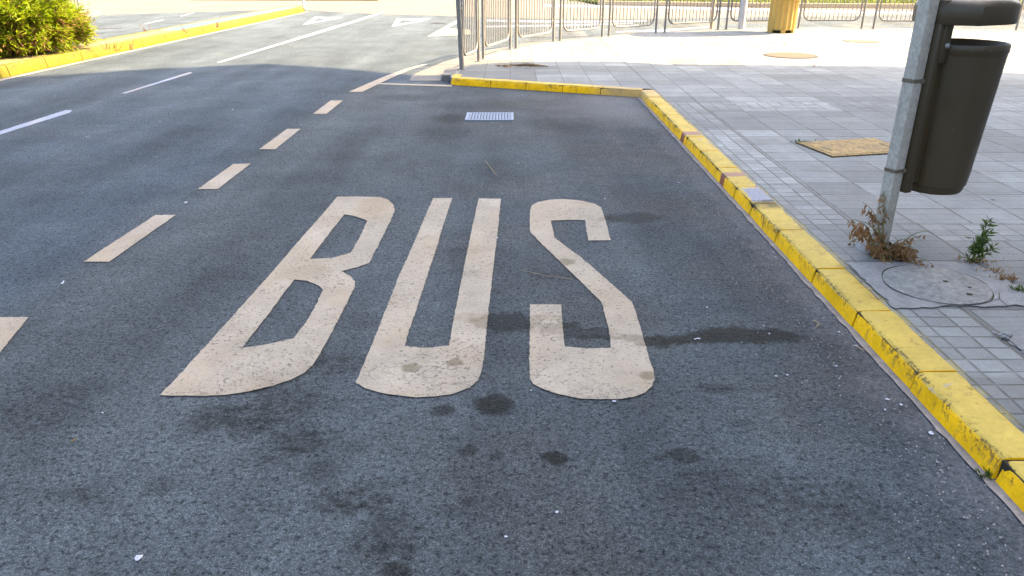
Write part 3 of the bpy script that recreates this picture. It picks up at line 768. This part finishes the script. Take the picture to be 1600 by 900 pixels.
t = empty('litter_bin', (PX, PY, PZ), DIR); tag(t, 'dark olive-brown litter bin with a flat hood strapped to the post', 'litter bin')
bx = .302                                      # body centre from the pole
prof = [(0, .296), (.11, .296), (.135, .300), (.142, .318), (.143, .336), (.151, .340), (.157, .40), (.183, .86), (.190, .985), (.191, 1.0), (.194, 1.004), (.1945, 1.036), (.191, 1.042), (.187, 1.036), (.178, .90), (.142, .40), (0, .38)]
mb = MB(); mb.lathe([(max(r_ * 1.05, .0005), z_) for r_, z_ in prof], (bx, 0, 0), 56); mb.build('body', M['plastic'], t, smooth=True)
def hood_plan(x0, x1, w, n=20):
    r_ = w / 2; pts = [(x0, -r_ * .32), (x0 + .10, -r_ * .92), (x1 - r_, -r_)] + [(x1 - r_ + r_ * math.sin(a), -r_ * math.cos(a)) for a in [math.pi * k / n for k in range(1, n)]] + [(x1 - r_, r_), (x0 + .10, r_ * .92), (x0, r_ * .32)]
    return pts
mb = MB()
hz0, hz1 = 1.135, 1.222
def ring(sc, z, dz=0): return [mb.b.verts.new((bx + (x_ - bx) * sc, y_ * sc, z + dz * (x_ - bx))) for x_, y_ in hood_plan(.035, .508, .405)]
rings = [ring(.90, hz0 + .012, .01), ring(.985, hz0, .01), ring(1.0, hz0 + .006, .01), ring(1.005, hz1 - .012, .02), ring(.99, hz1, .02), ring(.95, hz1 + .010, .0), ring(.85, hz1 + .022), ring(.6, hz1 + .036), ring(.25, hz1 + .043)]
for r0, r1 in zip(rings, rings[1:]):
    for k in range(len(r0)): mb.b.faces.new((r0[k], r0[(k + 1) % len(r0)], r1[(k + 1) % len(r1)], r1[k]))
mb.b.faces.new(rings[-1]); mb.b.faces.new(rings[0][::-1])
mb.build('hood', M['plastic'], t, smooth=True)
mb = MB(); mb.box((.058, 0, .78), (.044, .13, .93), bevel=.008); mb.box((.086, 0, .66), (.09, .10, .60), bevel=.008); mb.box((.088, 0, 1.085), (.055, .15, .26), bevel=.010); mb.box((.10, 0, 1.192), (.10, .12, .072), bevel=.012)
mb.build('back_plate', M['plastic'], t, smooth=True)
for z_, y_ in ((1.04, -.078),):
    mb = MB(); mb.tube([(.088, y_ + .012, z_), (.088, y_ - .004, z_)], .013, 18); mb.tube([(.088, y_ - .004, z_), (.088, y_ - .009, z_)], .007, 6)
    mb.build('bolt', M['chrome'], t, smooth=True)
for z_ in (.875, .43):
    mb = MB()
    pl = rounded_square(.036, .008)
    lo = [mb.b.verts.new((x_, y_, z_ - .009)) for x_, y_ in pl]; hi = [mb.b.verts.new((x_, y_, z_ + .009)) for x_, y_ in pl]
    for k in range(len(pl)): mb.b.faces.new((lo[k], lo[(k + 1) % len(pl)], hi[(k + 1) % len(pl)], hi[k]))
    mb.box((.026, -.040, z_), (.02, .010, .022), bevel=.003)
    mb.build('strap', M['strap'], t)

# ------------------------------------------------------------------ pedestrian barriers
def barrier(a, b_, label, z, lean=0.0):
    a, b_ = Vector(a), Vector(b_); d = b_ - a; L = d.length
    t = empty('barrier', (a.x, a.y, z), math.atan2(d.y, d.x))
    tag(t, label, 'barrier', 'pedestrian barriers round the pavement corner')
    H = 1.05; pr = .024
    for x_, ln in ((0, lean), (L, 0)):
        mb = MB(); mb.tube([(x_, 0, -.02), (x_ - ln * .5, 0, H * .5), (x_ - ln, 0, H)], pr * (1.45 if ln else 1), 10); mb.lathe([(pr + .001, H), (pr * .6, H + .02), (.001, H + .024)], (x_ - ln, 0, 0), 10)
        mb.lathe([(pr + .03, 0), (pr + .03, .008), (pr, .010)], (x_, 0, 0), 12)
        mb.build('post', M['barrier'], t, smooth=True)
    x0, x1, z0, z1, r_ = .075, L - .075, .17, H - .05, min(.15, L * .2)
    pts = []
    for cx_, cz_, a0 in ((x1 - r_, z1 - r_, 0), (x0 + r_, z1 - r_, 90), (x0 + r_, z0 + r_, 180), (x1 - r_, z0 + r_, 270)):
        for k in range(7):
            an = R(a0 + 15 * k); pts.append((cx_ + r_ * math.cos(an), 0, cz_ + r_ * math.sin(an)))
    mb = MB(); mb.tube(pts + [pts[0]], .018, 8, caps=False)
    for zz in (z0 + r_ + .05, z1 - r_ - .05):
        mb.tube([(0, 0, zz), (x0, 0, zz)], .010, 6); mb.tube([(L, 0, zz), (x1, 0, zz)], .010, 6)
    mb.build('frame', M['barrier'], t, smooth=True)
    mb = MB(); n = max(4, int((x1 - x0) / .09))
    for k in range(1, n):
        x_ = x0 + (x1 - x0) * k / n
        inset = 0.0
        e_ = min(x_ - x0, x1 - x_)
        if e_ < r_: inset = r_ - math.sqrt(max(0, r_ * r_ - (r_ - e_) ** 2))
        mb.tube([(x_, 0, z0 + inset), (x_, 0, z1 - inset)], .0085, 6)
    mb.build('bars', M['barrier'], t, smooth=True)
labs = ['end barrier seen almost edge-on with a leaning left post', 'barrier next to the leaning end post, seen steeply from the side', 'third barrier from the leaning end post', 'fourth barrier from the leaning end post',
        'barrier whose foot meets the left tip of the column shadow', 'barrier crossed by the thin brown post', 'barrier between the lamp post and the tan column', 'first whole barrier right of the tan column',
        'barrier partly behind the galvanised bin post', 'barrier hidden behind the litter bin hood', 'last barrier at the right end of the row']
for i in range(0, len(bar) - 1, 2):
    barrier(bar[i], bar[i + 1], labs[i // 2], PZ, .11 if i == 0 else 0)
a, c = G(92, 23.5, .1), G(126, 22, .1)
barrier((a.x - 1.0, a.y - .5), (c.x, c.y), 'distant small barrier behind the green shrub on the left', .1)

# ------------------------------------------------------------------ advertising column, posts
c = G(1220, 50.5, PZ)
t = empty('advertising_column', (c.x, c.y, PZ)); tag(t, 'tan fluted column standing behind the sunlit pavement', 'column')
mb = MB(); n = 96; rings = []
for z_ in (.06, .80):
    rings.append([mb.b.verts.new(((.265 + .016 * math.cos(16 * 2 * math.pi * k / n)) * math.cos(2 * math.pi * k / n), (.265 + .016 * math.cos(16 * 2 * math.pi * k / n)) * math.sin(2 * math.pi * k / n), z_)) for k in range(n)])
for k in range(n): mb.b.faces.new((rings[0][k], rings[0][(k + 1) % n], rings[1][(k + 1) % n], rings[1][k]))
mb.b.faces.new(rings[1]); mb.build('fluted_shaft', M['tan'], t)
mb = MB(); mb.lathe([(.20, 0), (.20, .07)], n=32); mb.build('base_recess', M['gap'], t)
for k in range(6):
    an = k * math.pi / 3 + .35
    mb = MB(); mb.box((.255 * math.cos(an), .255 * math.sin(an), .035), (.05, .09, .075), Matrix.Rotation(an, 3, 'Z'), .006); mb.build('foot', M['tan'], t)
mb = MB(); mb.lathe([(.001, .80), (.52, .80), (.55, .84), (.55, 2.55), (.60, 2.60), (.60, 2.72), (.35, 2.95), (.001, 3.0)], n=40); mb.build('drum', M['drum'], t, smooth=True)

c = G(1158, 45.5, PZ); t = empty('lamp_post', (c.x, c.y, PZ)); tag(t, 'thick pale grey lamp post behind the barriers left of the tan column', 'lamp post')
mb = MB(); mb.tube([(0, 0, 0), (0, 0, .9), (0, 0, 4.4)], [.075, .072, .05], 18); mb.build('shaft', M['lamp'], t, smooth=True)
mb = MB(); mb.tube([(0, 0, 4.4), (-.2, .1, 4.75), (-.7, .4, 4.9)], [.05, .04, .035], 12); mb.build('arm', M['lamp'], t, smooth=True)
mb = MB(); mb.box((-.95, .53, 4.9), (.6, .25, .1), Matrix.Rotation(-.5, 3, 'Z'), .03); mb.build('lamp_head', M['lamp'], t)
c = G(1111, 45, PZ); t = empty('sign_post', (c.x, c.y, PZ)); tag(t, 'thin brownish post just left of the pale lamp post', 'post')
mb = MB(); mb.tube([(0, 0, 0), (0, 0, 2.3)], .036, 14); mb.build('shaft', M['brownpost'], t, smooth=True)
mb = MB(); mb.lathe([(.038, 2.3), (.03, 2.33), (.001, 2.335)], n=14); mb.build('cap', M['brownpost'], t)
c = G(475, 12, MH); t = empty('median_post', (c.x, c.y, MH - .01)); tag(t, 'slim white post on the pale blue end of the median', 'post')
mb = MB(); mb.tube([(0, 0, 0), (0, 0, 2.2)], .035, 12); mb.build('shaft', M['lamp'], t, smooth=True)
mb = MB(); mb.lathe([(.037, 2.2), (.001, 2.22)], n=12); mb.build('cap', M['lamp'], t)

# ------------------------------------------------------------------ plants
def shrub(name, c, rad, n, label, seed):
    rg = random.Random(seed)
    t = empty(name, (c[0], c[1], MH - .01)); tag(t, label, 'shrub')
    stems = MB(); leaves = MB(); dry = MB()
    cl = []
    for i in range(330):
        th = rg.uniform(0, 2 * math.pi); ph = math.acos(rg.uniform(-1, 1)); rr = rg.uniform(.72, 1.05) * (1 + .13 * math.sin(3 * th + seed) + .1 * math.sin(5 * ph + 2 * th))
        p = Vector((rad[0] * rr * math.sin(ph) * math.cos(th), rad[1] * rr * math.sin(ph) * math.sin(th), rad[2] * (1.0 + rr * math.cos(ph) * .95)))
        p.z = max(p.z, .08); cl.append(p)
    for i in range(110):
        th = rg.uniform(-2.6, .9); rr = rg.uniform(.85, 1.08)
        cl.append(Vector((rad[0] * rr * math.cos(th) * .95, rad[1] * rr * math.sin(th) * .95, rg.uniform(.10, .7))))
    for p in cl:
        base = Vector((p.x * .35 + rg.gauss(0, .15), p.y * .35 + rg.gauss(0, .15), 0)); mid = (base + p) / 2 + Vector((0, 0, .12))
        stems.tube([base, mid, p], [.012, .009, .004], 5)
        out = (p - Vector((0, 0, rad[2] * .6))).normalized()
        for k in range(n // 330):
            tpos = rg.random() ** .6
            q = mid + (p - mid) * (0.15 + .9 * tpos) + Vector((rg.gauss(0, .055), rg.gauss(0, .055), rg.gauss(0, .055)))
            d = out * .8 + Vector((rg.gauss(0, .6), rg.gauss(0, .6), rg.gauss(.35, .5)))
            low = q.z < rad[2] * .45
            (dry if (low and rg.random() < .25) or rg.random() < .04 else leaves).leaf(q, d, rg.uniform(.018, .030), rg.uniform(.09, .15), Vector((rg.gauss(0, .5), rg.gauss(0, .5), 1)))
    leaves.build('foliage', M['leaf'], t, recalc=False); dry.build('dry_foliage', M['leafdry'], t, recalc=False); stems.build('stems', M['stem'], t)
shrub('shrub', (-8.12, 12.55), (1.25, 1.25, 1.15), 44000, 'bushy green oleander shrub with brown lower stems on the median', 3)

def weed_stem(st, lf, p0, d, L, nleaf, lw, ll, droop, rg, up=.0, hang=True):
    pts = [Vector(p0)]; d = Vector(d).normalized(); seg = 7
    for k in range(seg):
        d = (d + Vector((rg.gauss(0, .08), rg.gauss(0, .08), -droop * (k + 1) / seg))).normalized(); pts.append(pts[-1] + d * L / seg)
    st.tube(pts, [.0042 * (1 - .7 * k / seg) for k in range(seg + 1)], 5)
    for k in range(nleaf):
        u = rg.uniform(.18, 1.0) * seg; i = min(int(u), seg - 1); q = pts[i] + (pts[i + 1] - pts[i]) * (u - i)
        dd = Vector((rg.gauss(0, .5), rg.gauss(0, .5), -1.0)) if hang else Vector((rg.gauss(0, .8), rg.gauss(0, .8), rg.gauss(.35, .4)))
        if hang: q = q + Vector((rg.gauss(0, .008), rg.gauss(0, .008), -abs(rg.gauss(0, .022)))); q.z = max(q.z, .012)
        lf.leaf(q, dd, lw * rg.uniform(.7, 1.3), ll * rg.uniform(.6, 1.3))
rg = random.Random(12)
t = empty('dry_weed', (PX - .01, PY - .06, PZ)); tag(t, 'dry brown drooping weed growing round the foot of the bin post', 'weed')
st, lf, gl = MB(), MB(), MB()
for d, L, n_, dr in (((-.5, -.25, 1.1), .33, 80, .28), ((-.38, -.2, 1.2), .31, 70, .22), ((-.7, -.3, .9), .26, 60, .26), ((-.5, .1, 1), .26, 40, .25), ((.36, -.85, .9), .27, 70, .32), ((.2, -.9, 1), .22, 60, .3), ((.45, -.6, .9), .20, 45, .3), ((.42, -.9, .45), .25, 60, .16),
                     ((-.10, .05, 1), .33, 50, .03), ((.45, .1, 1), .24, 12, .3), ((-.2, -.9, .6), .16, 40, .3), ((.1, -.95, .5), .18, 44, .3), ((-.4, -.6, .8), .22, 46, .25)):
    weed_stem(st, lf, (rg.gauss(0, .03), rg.gauss(-.03, .02), .0), d, L, n_, .012, .036, dr, rg)
for k in range(260):
    an = rg.uniform(0, 6.28); rr = rg.uniform(.02, .12)
    lf.leaf((rr * math.cos(an) + .02, rr * math.sin(an) * .7 - .06, rg.uniform(.002, .04)), (rg.gauss(0, 1), rg.gauss(0, 1), rg.gauss(0, .3)), .012, .03)
st.build('stems', M['greenstem'], t); lf.build('withered_leaves', M['leafdry'], t, recalc=False)
t = empty('dry_weed', (1.845, 3.87, PZ)); tag(t, 'single thin withered sprig by the kerb left of the bin post', 'weed')
st, lf = MB(), MB(); weed_stem(st, lf, (.05, .0, .02), (-.8, -.1, .5), .12, 9, .010, .03, .9, rg); st.build('stems', M['greenstem'], t); lf.build('withered_leaves', M['leafdry'], t, recalc=False)
c = G(1523, 408, PZ)
t = empty('green_weed', (c.x, c.y, PZ)); tag(t, 'upright leafy green weed growing in a pavement joint', 'weed')
st, lf = MB(), MB()
for d, L, n_ in (((.08, 0, 1), .24, 60), ((-.12, -.1, 1), .18, 50), ((.12, .05, 1), .17, 46), ((-.5, -.2, .8), .14, 26), ((-.8, -.1, .4), .12, 16), ((.3, -.3, .8), .11, 26), ((0, -.2, 1), .13, 34)):
    weed_stem(st, lf, (rg.gauss(0, .012), rg.gauss(0, .012), 0), d, L, n_, .011, .042, .08, rg, hang=False)
st.build('stems', M['greenstem'], t); lf.build('leaves', M['weed'], t, recalc=False)
mb = MB()
for k in range(60): mb.leaf((rg.gauss(0, .05), rg.gauss(-.01, .02), .004), (rg.gauss(0, 1), rg.gauss(0, 1), .3), .008, .025)
mb.build('dry_leaves', M['leafdry'], t, recalc=False)
for px, py, n_, sp, mat, lab in ((1570, 437, 70, .03, 'leafdry', 'low brown tuft in the joint beyond the manhole'), (1594, 455, 60, .022, 'weed', 'small green tuft at the right edge behind the manhole'), (1548, 425, 30, .03, 'leafdry', 'scrap of withered moss between the green weed and the brown tuft'),
                                 (1543, 744, 46, .016, 'weed', 'tiny green tuft at the foot of the nearest yellow kerb joint'), (1252, 223, 60, .045, 'weed', 'dark grass tuft at the left corner of the rusty cover')):
    z = 0.004 if py > 700 else PZ
    c = G(px, py, z); t = MB()
    for k in range(n_): t.leaf((rg.gauss(0, sp), rg.gauss(0, sp * .5), 0), (rg.gauss(0, .6), rg.gauss(0, .6), .8), .006, rg.uniform(.015, .04))
    o = t.build('weed_tuft', M[mat], recalc=False); o.location = c; tag(o, lab, 'weed')
for px, py, lab in ((165, 69, 'dry sprig on the median where the blue paving begins'), (182, 72, 'dry weed leaning over the yellow median kerb'), (230, 43, 'brown weed behind the pale blue median paving'), (290, 44, 'tall dry stalk against the blue median paving'), (340, 35, 'thin dry stalk on the far yellow median kerb'), (205, 70, 'short brown stalk at the foot of the median kerb')):
    c = G(px, py + 6, MH); st, lf = MB(), MB(); t = empty('dry_weed', (c.x, c.y, MH - .02)); tag(t, lab, 'weed')
    for k in range(4): weed_stem(st, lf, (rg.gauss(0, .03), rg.gauss(0, .03), 0), (rg.gauss(0, .35), rg.gauss(0, .35), 1), rg.uniform(.12, .26), 9, .01, .03, .2, rg)
    st.build('stems', M['stem'], t); lf.build('withered_leaves', M['leafdry'], t, recalc=False)

# ------------------------------------------------------------------ litter, twigs, grit
def scrap(px, py, size, label, group=None, mat='paper', z=.006, asp=.7, name='litter_scrap', cat='litter', seed=0):
    size *= .8; rr = random.Random(int(px * 7 + py)); c = G(px, py, z); mb = MB()
    n = 7; ring_ = [mb.b.verts.new((size * math.cos(2 * math.pi * k / n) * rr.uniform(.6, 1.2), size * asp * math.sin(2 * math.pi * k / n) * rr.uniform(.6, 1.2), rr.uniform(0, size * .35))) for k in range(n)]
    ctr = mb.b.verts.new((0, 0, size * rr.uniform(.2, .5)))
    for k in range(n): mb.b.faces.new((ring_[k], ring_[(k + 1) % n], ctr))
    o = mb.build(name, M[mat], recalc=False); o.location = c; o.rotation_euler = (0, 0, rr.uniform(0, 6)); tag(o, label, cat, group); return o
scrap(1455, 677, .017, 'largest white scrap near the kerb, torn like a petal', asp=.6)
scrap(1387, 624, .013, 'round white scrap between the letter S and the kerb')
scrap(960, 627, .012, 'round white pebble touching the base of the letter S', name='pebble', cat='pebble')
scrap(777, 372, .013, 'small white scrap on the right stroke of the letter U')
scrap(98, 443, .030, 'flattened white scrap below the dash left of the letter B', asp=.35)
scrap(290, 317, .024, 'flattened white scrap between two bay dashes', asp=.35)
scrap(217, 872, .022, 'whitish smear with crumbs at the lower left', asp=.5)
scrap(115, 688, .012, 'tiny yellow leaf on the asphalt at the lower left', mat='orange', name='fallen_leaf', cat='leaf', asp=.4)
scrap(1492, 705 - 22, .010, 'pale pinkish crumb just below the largest scrap', mat='grit')
scrap(1090, 600 - 70, .022, 'pale flat smear right of the letter S', asp=.4)
sg = 'tiny white specks scattered on the asphalt'
for px, py in ((86, 150), (135, 214), (363, 171), (470, 195), (245, 245), (505, 147), (575, 125), (160, 645), (830, 610), (1208, 394), (1202, 521), (1193, 509), (1306, 572), (1213, 588), (1230, 586), (1383, 640), (1311, 519), (1465, 722), (810, 255), (770, 192),
               (783, 198), (1040, 237), (1195, 380), (1212, 402), (870, 800), (790, 838), (1060, 285), (945, 310), (1105, 480), (640, 470), (1455, 655), (1338, 540), (1408, 632), (250, 190)):
    far_k = max(1, G(px, py).y / 3.5)
    scrap(px, py, random.uniform(.006, .010) * far_k ** .6, 'tiny white speck of litter lying on the dark asphalt', sg)
def twig(pts, r_, label, z=.01):
    mb = MB(); mb.tube([G(x, y, z) for x, y in pts], r_, 6); o = mb.build('twig', M['twig']); tag(o, label, 'twig')
twig([(1272, 500), (1280, 506), (1275, 512)], .003, 'short bent pale twig on the asphalt by the dark stain')
twig([(1335, 540), (1350, 547)], .0025, 'straight straw lying at the foot of the yellow kerb')
twig([(815, 422), (850, 430), (895, 436)], .0013, 'long thin straw beside the diagonal of the letter S')
twig([(757, 250), (768, 264), (776, 274)], .0025, 'thin pale straw on the empty asphalt above the letters')
c = G(826, 106, PZ); t = empty('fallen_branch', (c.x, c.y, PZ)); tag(t, 'dead dark branch lying on the shaded pavement behind the far kerb', 'branch')
mb = MB(); mb.tube([(-.22, .05, .03), (-.08, 0, .04), (.08, -.02, .04), (.28, .06, .015)], [.006, .018, .02, .006], 6); mb.tube([(-.08, 0, .04), (-.26, .12, .03)], [.010, .003], 5); mb.tube([(.05, 0, .04), (-.05, .2, .05)], [.01, .003], 5); mb.build('stem', M['stem'], t)
mb = MB()
for k in range(24): mb.leaf((rg.uniform(-.4, .2), rg.gauss(.03, .06), .02), (rg.gauss(-.6, .6), rg.gauss(0, .6), .15), .02, .1)
mb.build('dry_leaves', M['leafdry'], t, recalc=False)
for px, py, lab in ((1273, 104, 'dark leaf at the shadow edge on the pavement'), (1552, 311, 'pale pebble on the tiles right of the bin'), (1397, 314, 'small orange peel on tiles beside the post')):
    scrap(px, py, .02 if px != 1273 else .06, lab, mat='grit' if px == 1552 else ('stem' if px == 1273 else 'orange'), z=PZ + .004, name='fallen_leaf' if px == 1273 else 'litter_scrap', cat='leaf' if px == 1273 else 'litter')
mb = MB(); rg = random.Random(31)
for i in range(1500):
    y = .9 + 8 * rg.random() ** 1.3; x = 1.47 - abs(rg.gauss(0, .16)); s_ = rg.uniform(.0012, .0042)
    mb.box((x, y, s_ * .3 + (.006 if x > 1.45 else 0)), (s_ * 1.6, s_ * 1.1, s_), Matrix.Rotation(rg.uniform(0, 3), 3, 'Z'))
tag(mb.build('grit', M['grit']), 'fine pale grit collected along the foot of the yellow kerb', 'grit', kind='stuff')
# small yellow flowers of litter on the sunlit pavement
for px, py, lab in ((1187, 71, 'yellow leaf on the sunlit pavement, leftmost of three before the tan column'), (1208, 67, 'yellow leaf on the sunlit pavement, nearest the tan column foot'), (1226, 70, 'yellow leaf on the sunlit pavement, rightmost of three before the column'), (1064, 69.5, 'lone yellow leaf on the sunlit pavement below the column shadow')):
    scrap(px, py, .055, lab, mat='orange', z=PZ + .003, asp=.6, name='fallen_leaf', cat='leaf')

# ------------------------------------------------------------------ added off-frame block, shaped to shade the bay, and an added shade tree
BXF = 12.0
EL, AZ = R(45), R(13)                        # sun: from the right (+X), a little beyond square (+Y)
edge_pts = [(6.7, 10.4, PZ), (5.7, 11.25, PZ), (3.8, 11.35, PZ), (1.93, 11.5, PZ), (1.33, 11.85, PZ), (0.5, 11.82, PZ), (0, 11.72, PZ), (-.6, 11.45, PZ), (-.9, 10.85, 0), (-1.6, 10.9, 0), (-2.87, 11.7, 0), (-3.96, 12.16, 0), (-4.81, 11.79, 0), (-5.64, 11.45, 0), (-6.29, 10.97, 0), (-7.0, 10.66, 0), (-8.5, 9.6, .1)]
prof = [(-22, 0), (11.2, 0)]  # outline projected back along the sun from the wanted shadow edge
for X_, Y_, Z_ in edge_pts:
    k = (BXF - X_) / (math.cos(AZ) * math.cos(EL)); prof.append((Y_ + k * math.cos(EL) * math.sin(AZ), Z_ + k * math.sin(EL)))
prof.append((-22, prof[-1][1]))
t = empty('shade_building', (0, 0, 0)); tag(t, 'unseen pale block added right of the pavement, shaped to shade the bay', 'shade_building')
def yz_prism(pr, x0, x1):
    mb = MB()
    f0 = [mb.b.verts.new((x0, y_, z_)) for y_, z_ in pr]; f1 = [mb.b.verts.new((x1, y_, z_)) for y_, z_ in pr]
    for k in range(len(pr)): mb.b.faces.new((f0[k], f0[(k + 1) % len(pr)], f1[(k + 1) % len(pr)], f1[k]))
    mb.b.faces.new(f0); mb.b.faces.new(f1); return mb
yz_prism(prof, BXF, BXF + .25).build('shade_screen', M['wall'], t)  # added thin screen, its outline casts the shadow edge on the bay
yz_prism([(-21.9, 0), (10.5, 0), (10.5, 20.8), (-21.9, 20.8)], BXF + .251, BXF + 9).build('wall', M['wall'], t)
proto = None
for fl in range(6):
    for k in range(9):
        y_ = -20 + k * 3.4; z_ = 2.0 + fl * 3.2
        if proto is None:
            mb = MB(); mb.box((BXF - .02, y_, z_), (.08, 1.5, 1.6)); mb.box((BXF - .10, y_, z_ - .85), (.25, 1.7, .08)); w = mb.build('window', M['frame'], t)
            mb = MB(); mb.box((BXF - .05, y_, z_), (.06, 1.3, 1.4)); g = mb.build('pane', M['glass'], w); proto = (w, g, y_, z_)
        else:
            w = proto[0].copy(); COL.objects.link(w); w.parent = t; w.location = (0, y_ - proto[2], z_ - proto[3])
            g = proto[1].copy(); COL.objects.link(g); g.parent = w

t = empty('shade_tree', (19.3, 25.6, .1)); tag(t, 'unseen leafy tree added at the far right to shade the road', 'tree')  # added out of view for its shadow on the far road
mb = MB(); mb.tube([(0, 0, 0), (.1, 0, 1.6), (0, .1, 3.2)], [.16, .13, .10], 10)
rg = random.Random(8); lf = MB()
for i in range(14):
    e_ = Vector((rg.gauss(0, 1.1), rg.gauss(0, .8), rg.uniform(3.3, 6.4))); mb.tube([(0, .05, 2.6), Vector((e_.x * .5, e_.y * .5, (2.8 + e_.z) / 2)), e_], [.07, .05, .02], 6)
    for k in range(230): lf.leaf(e_ + Vector((rg.gauss(0, .55), rg.gauss(0, .5), rg.gauss(0, .45))), (rg.gauss(0, 1), rg.gauss(0, 1), rg.gauss(0, 1)), .09, .2)
mb.build('trunk', M['stem'], t); lf.build('crown', M['leaf'], t, recalc=False)

# ------------------------------------------------------------------ light, sky, camera
W = bpy.data.worlds.new('World'); S.world = W; W.use_nodes = True
nt_ = W.node_tree; sky = nt_.nodes.new('ShaderNodeTexSky'); sky.sky_type = 'NISHITA'; sky.sun_disc = False
sky.sun_elevation = EL; sky.sun_rotation = math.pi / 2 - AZ
sky.air_density = 1.0; sky.dust_density = 6.0; sky.ozone_density = 1.0
bg = nt_.nodes['Background']; bg.inputs[1].default_value = .15; nt_.links.new(sky.outputs[0], bg.inputs[0])
ld = bpy.data.lights.new('sun', 'SUN'); ld.energy = 5.0; ld.angle = R(.5); ld.color = (1, .755, .41)
lo = bpy.data.objects.new('sun', ld); COL.objects.link(lo)
sd = Vector((math.cos(EL) * math.cos(AZ), math.cos(EL) * math.sin(AZ), math.sin(EL)))
lo.rotation_euler = sd.to_track_quat('Z', 'Y').to_euler(); lo.location = (20, 5, 30)

cd = bpy.data.cameras.new('camera'); cd.sensor_width = 36; cd.lens = F / 1600 * 36; cd.clip_start = .05; cd.clip_end = 2000
co = bpy.data.objects.new('camera', cd); COL.objects.link(co); co.location = (0, 0, HC); co.rotation_euler = (math.pi / 2 - PITCH, 0, 0)
S.camera = co
S.view_settings.view_transform = 'Standard'; S.view_settings.look = 'None'; S.view_settings.gamma = 1; S.view_settings.use_curve_mapping = False
S.view_settings.exposure = 2.54
